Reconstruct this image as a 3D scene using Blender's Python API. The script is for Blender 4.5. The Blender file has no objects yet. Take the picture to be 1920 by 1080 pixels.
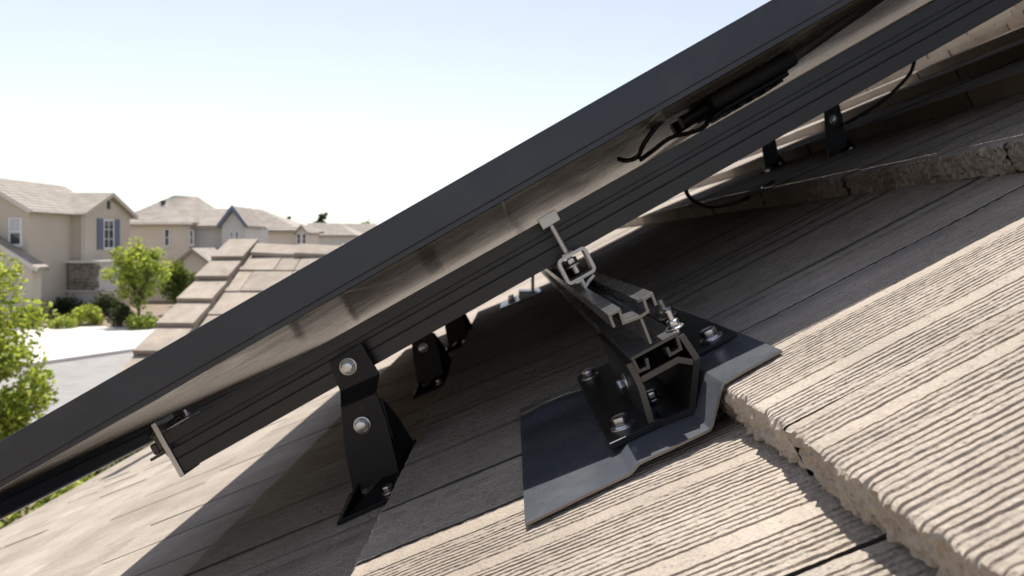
import bpy, bmesh, math, random
from mathutils import Vector, Matrix, noise
import numpy as np

R = random.Random(7)
HC = 4.25            # height of the camera above the street
F = 1400.0           # focal length of the survey, in photo pixels (1920 wide)
sc = bpy.context.scene

# ------------------------------------------------------------------ camera, sky, sun, exposure
cd = bpy.data.cameras.new('camera')
cam = bpy.data.objects.new('camera', cd)
sc.collection.objects.link(cam)
cam.location = (0, 0, HC)
cam.rotation_euler = (math.pi / 2, 0, 0)
cd.sensor_width = 36
cd.lens = F / 1920 * 36
cd.shift_y = -85 / 1920
cd.clip_start = 0.02
cd.clip_end = 6000
cd.dof.use_dof = True
cd.dof.focus_distance = 0.52
cd.dof.aperture_fstop = 15
sc.camera = cam

SUN = Vector((-0.15, 0.45, 1.0)).normalized()
w = bpy.data.worlds.new('World')
sc.world = w
w.use_nodes = True
nt = w.node_tree
bg = nt.nodes['Background']
sky = nt.nodes.new('ShaderNodeTexSky')
sky.sky_type = 'NISHITA'
sky.sun_disc = False
sky.sun_elevation = math.asin(SUN.z)
sky.sun_rotation = math.atan2(SUN.x, SUN.y) % (2 * math.pi)
sky.altitude = 50
sky.air_density = 1.0
sky.dust_density = 0.4
sky.ozone_density = 2.0
hsv = nt.nodes.new('ShaderNodeHueSaturation')      # thin high veil: the whole sky a little paler
hsv.inputs['Saturation'].default_value = 0.52
hsv.inputs['Hue'].default_value = 0.512
nt.links.new(sky.outputs[0], hsv.inputs['Color'])
nt.links.new(hsv.outputs[0], bg.inputs[0])
bg.inputs[1].default_value = 0.080
sl = bpy.data.lights.new('sun', 'SUN')
sl.energy = 3.7
sl.angle = math.radians(0.53)
sl.color = (1.0, 0.95, 0.88)
so = bpy.data.objects.new('sun', sl)
so.rotation_euler = (-SUN).to_track_quat('-Z', 'Y').to_euler()
so.location = (-10, 30, 60)
sc.collection.objects.link(so)
sc.view_settings.view_transform = 'Standard'
sc.view_settings.look = 'None'
sc.view_settings.gamma = 1
sc.view_settings.use_curve_mapping = False
sc.view_settings.exposure = 1.1
sc.render.engine = 'CYCLES'
sc.cycles.max_bounces = 8

# ------------------------------------------------------------------ helpers
def at(px, py, Y):
    """surveyed point: photo pixel and distance -> world"""
    return Vector(((px - 960) / F * Y, Y, HC - (py - 455) / F * Y))

def tag(o, label=None, cat=None, group=None, kind=None):
    if label: o['label'] = label
    if cat: o['category'] = cat
    if group: o['group'] = group
    if kind: o['kind'] = kind
    return o

ROOT = {}
def thing(name, label, cat, loc=(0, 0, 0), rot=None, group=None):
    o = bpy.data.objects.new(name, None)
    o.empty_display_size = 0.05
    sc.collection.objects.link(o)
    o.location = loc
    m = Matrix.Translation(Vector(loc))
    if rot is not None:
        o.rotation_euler = rot.to_euler()
        m = m @ rot.to_4x4()
    ROOT[o.name] = m.inverted()
    return tag(o, label, cat, group)

def part(name, bm, mat, parent=None, local=False, smooth=None, kind=None):
    """link a bmesh as ONE mesh object; world-space vertices unless local"""
    me = bpy.data.meshes.new(name)
    if parent is not None and not local:
        bm.transform(ROOT[parent.name])
    bmesh.ops.recalc_face_normals(bm, faces=bm.faces)
    bm.to_mesh(me)
    bm.free()
    me.materials.append(mat)
    if smooth is not None:
        for p in me.polygons: p.use_smooth = True
        me.set_sharp_from_angle(angle=math.radians(smooth))
    o = bpy.data.objects.new(name, me)
    sc.collection.objects.link(o)
    if parent is not None:
        o.parent = parent
        ROOT[o.name] = ROOT[parent.name]
    if kind: o['kind'] = kind
    return o

def inst(name, me, parent, M):
    """a piece sharing mesh data, placed by a world matrix under its parent"""
    o = bpy.data.objects.new(name, me)
    sc.collection.objects.link(o)
    if parent is not None:
        o.parent = parent
        M = ROOT[parent.name] @ M
    l, r, s = M.decompose()
    o.location = l; o.rotation_euler = r.to_euler(); o.scale = s
    return o

def copy_tree(src, M):
    """copy a thing with its parts, then move it by a translation"""
    r = src.copy(); sc.collection.objects.link(r)
    r.location = Vector(src.location) + Vector(M)
    def rec(a, b):
        for ch in list(a.children):
            c = ch.copy(); sc.collection.objects.link(c); c.parent = b
            rec(ch, c)
    rec(src, r)
    return r

def box(bm, x0, x1, y0, y1, z0, z1, bev=0, M=None):
    vs = [bm.verts.new(Vector((x, y, z)) if M is None else M @ Vector((x, y, z)))
          for x in (x0, x1) for y in (y0, y1) for z in (z0, z1)]
    fs = [bm.faces.new([vs[i] for i in q]) for q in
          ((0, 1, 3, 2), (4, 6, 7, 5), (0, 4, 5, 1), (2, 3, 7, 6), (0, 2, 6, 4), (1, 5, 7, 3))]
    if bev:
        es = list({e for f in fs for e in f.edges})
        bmesh.ops.bevel(bm, geom=es, offset=bev, segments=2, affect='EDGES', profile=0.5)
    return bm

def prism(bm, poly, f0, f1, bev=0):
    """closed polygon, mapped at both ends by f0 and f1 (2D -> 3D)"""
    a = [bm.verts.new(f0(p)) for p in poly]
    b = [bm.verts.new(f1(p)) for p in poly]
    n = len(poly)
    fs = [bm.faces.new(a), bm.faces.new(b[::-1])]
    for i in range(n):
        j = (i + 1) % n
        fs.append(bm.faces.new((a[i], b[i], b[j], a[j])))
    if bev:
        es = list({e for f in fs for e in f.edges})
        bmesh.ops.bevel(bm, geom=es, offset=bev, segments=2, affect='EDGES', profile=0.5)
    return bm

def offset_line(pts, th, closed=False):
    pts = [Vector(p) for p in pts]; n = len(pts); L = []; Rr = []
    for i in range(n):
        a = pts[i - 1] if (i > 0 or closed) else None
        b = pts[(i + 1) % n] if (i < n - 1 or closed) else None
        d1 = (pts[i] - a).normalized() if a is not None else None
        d2 = (b - pts[i]).normalized() if b is not None else None
        if d1 is None: d1 = d2
        if d2 is None: d2 = d1
        t = (d1 + d2).normalized()
        nn = Vector((-t.y, t.x)); n1 = Vector((-d1.y, d1.x))
        k = th / 2 / max(0.35, nn.dot(n1))
        L.append(pts[i] + nn * k); Rr.append(pts[i] - nn * k)
    return L, Rr

def strip(bm, pts, th, f0, f1, closed=False):
    """thin-walled extrusion: 2D centre line with thickness"""
    L, Rr = offset_line(pts, th, closed)
    n = len(L)
    la = [bm.verts.new(f0(p)) for p in L]; ra = [bm.verts.new(f0(p)) for p in Rr]
    lb = [bm.verts.new(f1(p)) for p in L]; rb = [bm.verts.new(f1(p)) for p in Rr]
    for i in range(n if closed else n - 1):
        j = (i + 1) % n
        bm.faces.new((la[i], la[j], lb[j], lb[i])); bm.faces.new((ra[i], rb[i], rb[j], ra[j]))
        bm.faces.new((la[i], ra[i], ra[j], la[j])); bm.faces.new((lb[i], lb[j], rb[j], rb[i]))
    if not closed:
        bm.faces.new((la[0], lb[0], rb[0], ra[0])); bm.faces.new((la[-1], ra[-1], rb[-1], lb[-1]))
    return bm

def tube(bm, pts, r, seg=10, taper=None):
    pts = [Vector(p) for p in pts]; rings = []
    up = Vector((0.13, 0.21, 0.97))
    for i, p in enumerate(pts):
        d = (pts[min(i + 1, len(pts) - 1)] - pts[max(i - 1, 0)]).normalized()
        s = d.cross(up).normalized(); t = s.cross(d)
        rr = r if taper is None else r + (taper - r) * i / (len(pts) - 1)
        rings.append([bm.verts.new(p + (s * math.cos(a) + t * math.sin(a)) * rr)
                      for a in [2 * math.pi * k / seg for k in range(seg)]])
    for a, b in zip(rings, rings[1:]):
        for k in range(seg):
            bm.faces.new((a[k], a[(k + 1) % seg], b[(k + 1) % seg], b[k]))
    bm.faces.new(rings[0][::-1]); bm.faces.new(rings[-1])
    return bm

def smooth_path(pts, n=8):
    pts = [Vector(p) for p in pts]; out = []
    for i in range(len(pts) - 1):
        p0 = pts[max(i - 1, 0)]; p1 = pts[i]; p2 = pts[i + 1]; p3 = pts[min(i + 2, len(pts) - 1)]
        for k in range(n):
            t = k / n
            out.append(0.5 * ((2 * p1) + (p2 - p0) * t + (2 * p0 - 5 * p1 + 4 * p2 - p3) * t * t + (3 * p1 - p0 - 3 * p2 + p3) * t ** 3))
    return out + [pts[-1]]

# ------------------------------------------------------------------ materials
def mat(name, col=(0.5, 0.5, 0.5), rough=0.6, metal=0.0, spec=0.5):
    m = bpy.data.materials.new(name); m.use_nodes = True
    b = m.node_tree.nodes['Principled BSDF']
    b.inputs['Base Color'].default_value = (*col, 1)
    b.inputs['Roughness'].default_value = rough
    b.inputs['Metallic'].default_value = metal
    b.inputs['Specular IOR Level'].default_value = spec
    return m

class N:
    """small node helper"""
    def __init__(s, m): s.t = m.node_tree; s.b = s.t.nodes['Principled BSDF']
    def new(s, k, **kw):
        n = s.t.nodes.new(k)
        for a, v in kw.items(): setattr(n, a, v)
        return n
    def link(s, a, b): s.t.links.new(a, b)
    def coord(s, scale=(1, 1, 1), src='Object'):
        c = s.new('ShaderNodeTexCoord'); mp = s.new('ShaderNodeMapping')
        mp.inputs['Scale'].default_value = scale
        s.link(c.outputs[src], mp.inputs[0]); return mp.outputs[0]
    def noise(s, vec, scale, detail=4, rough=0.55):
        n = s.new('ShaderNodeTexNoise'); n.inputs['Scale'].default_value = scale
        n.inputs['Detail'].default_value = detail; n.inputs['Roughness'].default_value = rough
        if vec is not None: s.link(vec, n.inputs['Vector'])
        return n.outputs['Fac']
    def ramp(s, fac, stops):
        r = s.new('ShaderNodeValToRGB'); e = r.color_ramp.elements
        e[0].position = stops[0][0]; e[0].color = (*stops[0][1], 1)
        e[1].position = stops[-1][0]; e[1].color = (*stops[-1][1], 1)
        for p, c in stops[1:-1]:
            x = e.new(p); x.color = (*c, 1)
        s.link(fac, r.inputs[0]); return r.outputs[0]
    def mix(s, a, b, fac, mode='MIX'):
        x = s.new('ShaderNodeMix', data_type='RGBA', blend_type=mode)
        for v, i in ((fac, 0), (a, 6), (b, 7)):
            if isinstance(v, (int, float)): x.inputs[i].default_value = v
            elif isinstance(v, tuple): x.inputs[i].default_value = (*v, 1)
            else: s.link(v, x.inputs[i])
        return x.outputs[2]
    def math(s, op, a, b=0.0):
        x = s.new('ShaderNodeMath', operation=op)
        for v, i in ((a, 0), (b, 1)):
            if isinstance(v, (int, float)): x.inputs[i].default_value = v
            else: s.link(v, x.inputs[i])
        return x.outputs[0]
    def bump(s, h, strength=0.3, dist=0.002, prev=None):
        b = s.new('ShaderNodeBump'); b.inputs['Strength'].default_value = strength
        b.inputs['Distance'].default_value = dist
        s.link(h, b.inputs['Height'])
        if prev is not None: s.link(prev, b.inputs['Normal'])
        return b.outputs[0]

def concrete_tile(name, grooves):
    m = mat(name, rough=0.9, spec=0.25); n = N(m)
    oi = n.new('ShaderNodeObjectInfo')
    add = n.new('ShaderNodeVectorMath', operation='ADD')
    tc = n.new('ShaderNodeTexCoord'); n.link(tc.outputs['Object'], add.inputs[0])
    sep = n.new('ShaderNodeCombineXYZ')
    n.link(n.math('MULTIPLY', oi.outputs['Random'], 37.0), sep.inputs[0])
    n.link(n.math('MULTIPLY', oi.outputs['Random'], 11.0), sep.inputs[2])
    n.link(sep.outputs[0], add.inputs[1])
    v = add.outputs[0]
    mp = n.new('ShaderNodeMapping'); mp.inputs['Scale'].default_value = (0.10, 1, 1); n.link(v, mp.inputs[0])
    big = n.noise(v, 9, 5, 0.6)
    strk = n.noise(mp.outputs[0], 180, 4, 0.65)
    fine = n.noise(v, 700, 3, 0.7)
    c = n.ramp(big, [(0.3, (0.305, 0.266, 0.222)), (0.52, (0.352, 0.308, 0.260)), (0.72, (0.400, 0.352, 0.300))])
    c = n.mix(c, n.ramp(strk, [(0.3, (0.72, 0.70, 0.68)), (0.6, (1.04, 1.04, 1.04))]), 0.22, 'MULTIPLY')
    c = n.mix(c, n.ramp(fine, [(0.3, (0.70, 0.69, 0.68)), (0.6, (1.06, 1.06, 1.06))]), 0.75, 'MULTIPLY')
    vo = n.new('ShaderNodeTexVoronoi'); vo.inputs['Scale'].default_value = 160; n.link(v, vo.inputs['Vector'])
    pits = n.ramp(vo.outputs['Distance'], [(0.08, (0.45, 0.43, 0.41)), (0.20, (1, 1, 1))])
    c = n.mix(c, pits, 0.7, 'MULTIPLY')
    st = n.ramp(n.noise(v, 3.2, 6, 0.7), [(0.36, (0.76, 0.745, 0.73)), (0.56, (1, 1, 1))])
    c = n.mix(c, st, 0.8, 'MULTIPLY')
    sp = n.ramp(n.noise(v, 55, 3, 0.8), [(0.66, (0, 0, 0)), (0.74, (1, 1, 1))])
    c = n.mix(c, (0.40, 0.385, 0.35), n.math('MULTIPLY', sp, 0.35))
    dk = n.ramp(n.noise(v, 26, 5, 0.75), [(0.63, (0, 0, 0)), (0.74, (1, 1, 1))])
    c = n.mix(c, (0.13, 0.115, 0.10), n.math('MULTIPLY', dk, 0.75))
    tint = n.ramp(oi.outputs['Random'], [(0.0, (0.88, 0.87, 0.86)), (0.5, (1, 1, 1)), (1.0, (1.09, 1.07, 1.05))])
    c = n.mix(c, tint, 1.0, 'MULTIPLY')
    n.link(c, n.b.inputs['Base Color'])
    b = n.bump(n.noise(v, 420, 4, 0.7), 0.6, 0.0014)
    gv = n.new('ShaderNodeTexVoronoi'); gv.inputs['Scale'].default_value = 330; n.link(v, gv.inputs['Vector'])
    b = n.bump(gv.outputs['Distance'], 0.45, 0.0016, b)
    b = n.bump(n.noise(v, 150, 3, 0.6), 0.4, 0.0016, b)
    b = n.bump(strk, 0.35, 0.0012, b)
    if grooves:
        mp2 = n.new('ShaderNodeMapping'); mp2.inputs['Scale'].default_value = (0.03, 1, 1); n.link(v, mp2.inputs[0])
        g = n.noise(mp2.outputs[0], 150, 2, 0.5)
        b = n.bump(g, 0.8, 0.004, b)
    n.link(b, n.b.inputs['Normal'])
    return m

M_GAP_SHADE = mat('gap_shade', (0.075, 0.067, 0.058), 0.95, 0, 0.1)  # shade inside tile joints and deep grooves, put in as a dark colour
M_TILE = concrete_tile('concrete_tile_grooved', False)
M_TILE_FAR = concrete_tile('concrete_tile', True)

def black_metal(name, col, rough, wear=0.15, scale=60, spec=0.5, coat=0.0):
    m = mat(name, col, rough, 0.0, spec); n = N(m)
    v = n.coord()
    d = n.noise(v, scale, 5, 0.65)
    c = n.mix(tuple(x * 0.85 for x in col), tuple(min(1, x * 1.25 + 0.004) for x in col), d)
    dust = n.ramp(n.noise(v, 14, 6, 0.7), [(0.5, (0, 0, 0)), (0.78, (1, 1, 1))])
    c = n.mix(c, (0.16, 0.145, 0.125), n.math('MULTIPLY', dust, wear))
    n.link(c, n.b.inputs['Base Color'])
    r = n.math('ADD', n.math('MULTIPLY', d, 0.22), rough - 0.11)
    n.link(r, n.b.inputs['Roughness'])
    n.link(n.bump(n.noise(v, 900, 2), 0.08, 0.0004), n.b.inputs['Normal'])
    n.b.inputs['Coat Weight'].default_value = coat
    n.b.inputs['Coat Roughness'].default_value = 0.2
    return m

M_FRAME = black_metal('black_anodised_frame', (0.017, 0.0215, 0.030), 0.34, 0.14, 30)
M_RAIL = black_metal('black_anodised_rail', (0.011, 0.0125, 0.0155), 0.34, 0.06, 40)
M_RAIL2 = black_metal('dark_grey_rail', (0.060, 0.060, 0.061), 0.26, 0.10, 40, 0.9)
M_STEEL = black_metal('black_coated_steel', (0.0095, 0.0095, 0.010), 0.42, 0.06, 60, 0.3)
M_FLASH = black_metal('black_flashing', (0.055, 0.062, 0.073), 0.27, 0.5, 22, 0.8)
M_PLASTIC = black_metal('black_plastic', (0.010, 0.010, 0.010), 0.5, 0.05, 80)
M_CABLE = mat('cable_jacket', (0.009, 0.009, 0.009), 0.45)

def bare_metal(name, col, rough):
    m = mat(name, col, rough, 1.0); n = N(m); v = n.coord()
    d = n.noise(v, 120, 5, 0.7)
    n.link(n.mix(tuple(x * 0.72 for x in col), col, d), n.b.inputs['Base Color'])
    n.link(n.math('ADD', n.math('MULTIPLY', d, 0.25), rough - 0.12), n.b.inputs['Roughness'])
    n.link(n.bump(n.noise(v, 700, 3), 0.15, 0.0004), n.b.inputs['Normal'])
    return m
M_ALU = bare_metal('bare_aluminium', (0.62, 0.61, 0.59), 0.42)
M_ZINC = bare_metal('zinc_bolt', (0.66, 0.66, 0.66), 0.3)
M_DALU = bare_metal('dark_mill_aluminium', (0.11, 0.106, 0.100), 0.45)
M_SAW = bare_metal('saw_cut_aluminium', (0.26, 0.25, 0.235), 0.5)
M_SAWD = bare_metal('dull_cut_aluminium', (0.24, 0.235, 0.225), 0.5)

def cell_back():
    m = mat('panel_back_glass', (0.02, 0.02, 0.022), 0.16, 0.0, 0.08); n = N(m)
    tc = n.new('ShaderNodeTexCoord'); sp = n.new('ShaderNodeSeparateXYZ'); n.link(tc.outputs['Object'], sp.inputs[0])
    def line(out, pitch, wd):
        f = n.math('FRACT', n.math('DIVIDE', out, pitch))
        return n.math('LESS_THAN', n.math('ABSOLUTE', n.math('SUBTRACT', f, 0.5)), wd / pitch / 2)
    g = n.math('MAXIMUM', line(sp.outputs[0], 0.182, 0.0034), line(sp.outputs[1], 0.0935, 0.0030))
    d = n.noise(tc.outputs['Object'], 5, 5, 0.6)
    c = n.mix((0.13, 0.110, 0.080), (0.22, 0.190, 0.145), d)
    c = n.mix(c, (0.80, 0.77, 0.72), g)
    n.link(c, n.b.inputs['Base Color'])
    n.link(n.math('ADD', n.math('MULTIPLY', n.noise(tc.outputs['Object'], 18, 5, 0.7), 0.22), 0.12), n.b.inputs['Roughness'])
    return m
M_CELL = cell_back()
def cell_front():
    m = mat('panel_front_glass', (0.012, 0.014, 0.022), 0.08, 0.0, 0.5); n = N(m)
    tc = n.new('ShaderNodeTexCoord'); sp = n.new('ShaderNodeSeparateXYZ'); n.link(tc.outputs['Object'], sp.inputs[0])
    g = None
    for k, pitch in ((0, .182), (1, .0935)):
        f = n.math('FRACT', n.math('DIVIDE', sp.outputs[k], pitch))
        l = n.math('LESS_THAN', n.math('ABSOLUTE', n.math('SUBTRACT', f, 0.5)), .002 / pitch / 2)
        g = l if g is None else n.math('MAXIMUM', g, l)
    n.link(n.mix((0.010, 0.012, 0.020), (0.10, 0.10, 0.105), g), n.b.inputs['Base Color'])
    return m
M_FRONT = cell_front()

def stucco(name, col):
    m = mat(name, col, 0.92, 0, 0.2); n = N(m); v = n.coord()
    d = n.noise(v, 0.8, 6, 0.65)
    n.link(n.mix(tuple(x * 0.88 for x in col), tuple(min(1, x * 1.06) for x in col), d), n.b.inputs['Base Color'])
    n.link(n.bump(n.noise(v, 30, 4), 0.3, 0.02), n.b.inputs['Normal'])
    return m
M_ST1 = stucco('tan_stucco', (0.55, 0.485, 0.405))
M_ST2 = stucco('cream_stucco', (0.66, 0.595, 0.515))
M_ST3 = stucco('grey_stucco', (0.60, 0.58, 0.55))
M_TRIM = stucco('pale_trim', (0.66, 0.62, 0.56))
M_WHITE = mat('white_frame', (0.78, 0.78, 0.77), 0.5)
M_SHUT = mat('blue_grey_shutter', (0.12, 0.15, 0.21), 0.6)
M_GLASS = mat('window_glass', (0.05, 0.06, 0.07), 0.06, 0, 0.8)
M_BLIND = mat('window_blind', (0.55, 0.56, 0.57), 0.5)
M_DOOR = mat('dark_door', (0.045, 0.04, 0.038), 0.5)

def far_roof():
    m = mat('far_tile_roof', (0.30, 0.26, 0.22), 0.9, 0, 0.2); n = N(m)
    v = n.coord()
    br = n.new('ShaderNodeTexNoise'); br.inputs['Scale'].default_value = 1.6; br.inputs['Detail'].default_value = 6
    n.link(v, br.inputs['Vector'])
    c = n.ramp(br.outputs['Fac'], [(0.3, (0.275, 0.245, 0.212)), (0.5, (0.325, 0.290, 0.254)), (0.7, (0.375, 0.336, 0.296))])
    n.link(c, n.b.inputs['Base Color'])
    return m
M_FROOF = far_roof()

def leafy(name, c1, c2, c3):
    m = mat(name, c2, 0.55, 0, 0.35); n = N(m)
    oi = n.new('ShaderNodeNewGeometry')
    c = n.ramp(oi.outputs['Random Per Island'], [(0.0, c1), (0.5, c2), (1.0, c3)])
    n.link(c, n.b.inputs['Base Color'])
    tr = n.new('ShaderNodeBsdfTranslucent'); n.link(n.mix(c, (1.6, 1.5, 0.7), 1.0, 'MULTIPLY'), tr.inputs[0])
    mx = n.new('ShaderNodeMixShader'); mx.inputs[0].default_value = 0.45
    out = n.t.nodes['Material Output']
    n.link(n.b.outputs[0], mx.inputs[1]); n.link(tr.outputs[0], mx.inputs[2]); n.link(mx.outputs[0], out.inputs[0])
    return m
M_LEAF = leafy('spring_leaves', (0.08, 0.125, 0.02), (0.26, 0.335, 0.06), (0.50, 0.54, 0.17))
M_LEAF2 = leafy('garden_leaves', (0.04, 0.065, 0.018), (0.10, 0.135, 0.035), (0.19, 0.22, 0.06))
M_LEAFD = leafy('dark_leaves', (0.02, 0.03, 0.012), (0.035, 0.05, 0.02), (0.05, 0.065, 0.025))
M_BARK = mat('bark', (0.07, 0.055, 0.045), 0.9)

def ground_mat(name, a, b, scale, rough=0.95, bs=40):
    m = mat(name, a, rough, 0, 0.2); n = N(m); v = n.coord()
    d = n.noise(v, scale, 7, 0.65)
    n.link(n.ramp(d, [(0.32, a), (0.68, b)]), n.b.inputs['Base Color'])
    n.link(n.bump(n.noise(v, bs, 4), 0.4, 0.02), n.b.inputs['Normal'])
    return m
M_ROAD = ground_mat('weathered_asphalt', (0.22, 0.212, 0.202), (0.29, 0.28, 0.268), 1.2)
M_CONC = ground_mat('pale_concrete', (0.54, 0.51, 0.47), (0.64, 0.605, 0.56), 0.7)
M_SOIL = ground_mat('dry_ground', (0.17, 0.135, 0.10), (0.25, 0.20, 0.15), 0.5)
M_LAWN = ground_mat('mown_lawn', (0.07, 0.11, 0.025), (0.12, 0.16, 0.04), 3.0)
M_STONE = ground_mat('stone_veneer', (0.12, 0.10, 0.085), (0.34, 0.30, 0.26), 2.6)
M_UNDER = mat('roof_underlay', (0.05, 0.048, 0.045), 0.95)
M_FASCIA = mat('painted_fascia', (0.55, 0.50, 0.44), 0.6)

# ------------------------------------------------------------------ the ground and the street
def sheet(name, pts, z, m, group=None):
    bm = bmesh.new(); bm.faces.new([bm.verts.new((x, y, z)) for x, y in pts])
    o = part(name, bm, m); o['kind'] = 'structure'; return o
sheet('ground', [(-2500, -300), (2500, -300), (2500, 4000), (-2500, 4000)], 0, M_SOIL)
sheet('road', [(-60, -22), (-36, -34), (18, 60), (60, 128), (46, 134), (2, 62), (-17, 24.5)], 0.004, M_ROAD)

def kerb_line(pts, name):
    bm = bmesh.new()
    strip(bm, pts, 0.18, lambda p: Vector((p.x, p.y, 0.0)), lambda p: Vector((p.x, p.y, 0.13)))
    o = part(name, bm, M_CONC); o['kind'] = 'structure'
kerb_line([(-60.1, -21.8), (-17.1, 24.6), (1.9, 62.1), (45.9, 134.1)], 'kerb')
sheet('driveway', [(-17.0, 24.9), (-11.6, 35.4), (-18.4, 37.8), (-25.5, 37.4), (-24.6, 32)], 0.012, M_CONC)
sheet('lawn', [(-11.4, 35.8), (-18.3, 38.2), (-19.8, 43.2), (-12, 47), (-6, 46)], 0.008, M_LAWN)
sheet('garden_bed', [(-18.6, 38.1), (-31, 37.8), (-31, 43.5), (-20.2, 43.5)], 0.010, M_SOIL)
sheet('front_bed', [(-30, -8), (-3.2, -8), (-3.2, 16), (-11, 17), (-21, 12)], 0.016, M_SOIL)

# ------------------------------------------------------------------ houses down the street
def gable_roof(bm, axis, c, half, a0, a1, ze, zr, th=0.2):
    """chevron slab; ridge along axis at c, from a0 to a1"""
    sl = (zr - ze) / half
    poly = [(c - half, ze), (c, zr), (c + half, ze), (c + half, ze - th), (c, zr - th * 1.15), (c - half, ze - th)]
    if axis == 'y':
        prism(bm, poly, lambda p: Vector((p[0], a0, p[1])), lambda p: Vector((p[0], a1, p[1])))
    else:
        prism(bm, poly, lambda p: Vector((a0, p[0], p[1])), lambda p: Vector((a1, p[0], p[1])))
    return bm

def hip_roof(bm, x0, x1, y0, y1, ze, ridge, zr, th=0.22):
    b = [Vector((x0, y0, ze)), Vector((x1, y0, ze)), Vector((x1, y1, ze)), Vector((x0, y1, ze))]
    t = [bm.verts.new(v) for v in b]; u = [bm.verts.new(v - Vector((0, 0, th))) for v in b]
    r = [bm.verts.new((*p, zr)) for p in ridge]
    bm.faces.new((t[0], t[1], r[1], r[0])); bm.faces.new((t[1], t[2], r[1]))
    bm.faces.new((t[2], t[3], r[0], r[1])); bm.faces.new((t[3], t[0], r[0]))
    bm.faces.new(u)
    for i in range(4):
        j = (i + 1) % 4; bm.faces.new((t[i], t[j], u[j], u[i]))
    return bm

def courses(bm, p00, p01, p10, p11, n, th=0.035):
    """rows of lapped tiles on a roof plane: p00-p01 eave, p10-p11 ridge; wedge per course"""
    p00, p01, p10, p11 = map(Vector, (p00, p01, p10, p11))
    nn = (p01 - p00).cross(p10 - p00).normalized()
    if nn.z < 0: nn = -nn
    for k in range(n):
        a = p00.lerp(p10, k / n); b = p01.lerp(p11, k / n); c = p01.lerp(p11, (k + 1) / n); d = p00.lerp(p10, (k + 1) / n)
        lo = nn * 0.004; hi = nn * th
        v = [bm.verts.new(q) for q in (a + lo, b + lo, c + lo, d + lo, a + hi, b + hi, c + lo * 2, d + lo * 2)]
        for q in ((4, 5, 6, 7), (0, 1, 5, 4), (0, 4, 7, 3), (1, 2, 6, 5)):
            bm.faces.new([v[i] for i in q])
    return bm

def gable_wall(bm, axis, c, half, at_, ze, zr, depth=0.2):
    poly = [(c - half, ze), (c + half, ze), (c, zr)]
    if axis == 'y':
        prism(bm, poly, lambda p: Vector((p[0], at_, p[1])), lambda p: Vector((p[0], at_ + depth, p[1])))
    else:
        prism(bm, poly, lambda p: Vector((at_, p[0], p[1])), lambda p: Vector((at_ + depth, p[0], p[1])))
    return bm

def window(parent, x0, x1, z0, z1, y, cols=2, rows=2, blind=False, shutters=False, fw=0.07, M=None, sw=.36):
    bm = bmesh.new()
    for a in ((x0, x1, z0, z0 + fw), (x0, x1, z1 - fw, z1), (x0, x0 + fw, z0 + fw, z1 - fw), (x1 - fw, x1, z0 + fw, z1 - fw)):
        box(bm, a[0], a[1], y - 0.06, y + 0.05, a[2], a[3], M=M)
    for k in range(1, cols):
        xx = x0 + (x1 - x0) * k / cols; box(bm, xx - 0.02, xx + 0.02, y - 0.045, y + 0.03, z0 + fw, z1 - fw, M=M)
    for k in range(1, rows):
        zz = z0 + (z1 - z0) * k / rows; box(bm, x0 + fw, x1 - fw, y - 0.04, y + 0.025, zz - 0.02, zz + 0.02, M=M)
    f = part('window', bm, M_WHITE, parent)
    bm = bmesh.new(); box(bm, x0 + fw, x1 - fw, y - 0.012, y + 0.01, z0 + fw, z1 - fw, M=M)
    part('pane', bm, M_GLASS, f)
    if blind:
        bm = bmesh.new()
        for k in range(9):
            zz = z1 - fw - 0.03 - k * (z1 - z0) * 0.055
            box(bm, x0 + fw + .02, x1 - fw - .02, y - 0.03, y - 0.018, zz - (z1 - z0) * .05, zz, M=M)
        part('blind', bm, M_BLIND, f)
    bm = bmesh.new(); box(bm, x0 - 0.06, x1 + 0.06, y - 0.11, y + 0.02, z0 - 0.11, z0 - 0.003, M=M)
    part('sill', bm, M_TRIM, f)
    if shutters:
        for s in (-1, 1):
            a = x0 - 0.03 - sw if s < 0 else x1 + 0.03
            bm = bmesh.new(); box(bm, a, a + sw, y - 0.05, y - 0.005, z0 - .05, z1 + .05, 0.01, M=M)
            for k in range(9):
                zz = z0 + 0.06 + k * (z1 - z0 - 0.1) / 9
                box(bm, a + 0.05, a + sw - 0.05, y - 0.072, y - 0.048, zz, zz + (z1 - z0) / 14, M=M)
            part('shutter', bm, M_SHUT, parent)
    return f

# gabled house at the left edge of the view
Y = 40.0
hA = thing('house', 'tan gabled house at left edge with low lit garage roof', 'house', (-29, 44, 0))
xr = at(57, 0, Y).x; xc = at(-50, 0, Y).x; ze = at(0, 392, Y).z; zr = at(0, 327, Y).z; half = xr - xc
bm = bmesh.new(); box(bm, xc - half + .35, xr - .35, Y + .4, Y + 7.6, 0, ze + .1); gable_wall(bm, 'y', xc, half - .35, Y + .402, ze + .1, zr - .35)
part('wall', bm, M_ST1, hA)
xrA, zeA = xr, ze
bm = bmesh.new(); gable_roof(bm, 'y', xc, half, Y, Y + 8, ze, zr)
rA = part('roof', bm, M_FROOF, hA)
bm = bmesh.new(); courses(bm, (xr, Y, ze), (xr, Y + 8, ze), (xc, Y, zr), (xc, Y + 8, zr), 11); part('tile_course', bm, M_FROOF, rA, kind='stuff')
bm = bmesh.new()
strip(bm, [(xc - half - .02, ze - .12), (xc, zr - .12), (xr + .02, ze - .12)], 0.24, lambda p: Vector((p.x, Y - .05, p.y)), lambda p: Vector((p.x, Y - .003, p.y)))
part('bargeboard', bm, M_TRIM, hA)
window(hA, at(8, 0, Y).x, at(32, 0, Y).x, at(0, 460, Y).z, at(0, 408, Y).z, Y + .395, 1, 2, blind=True)
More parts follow.
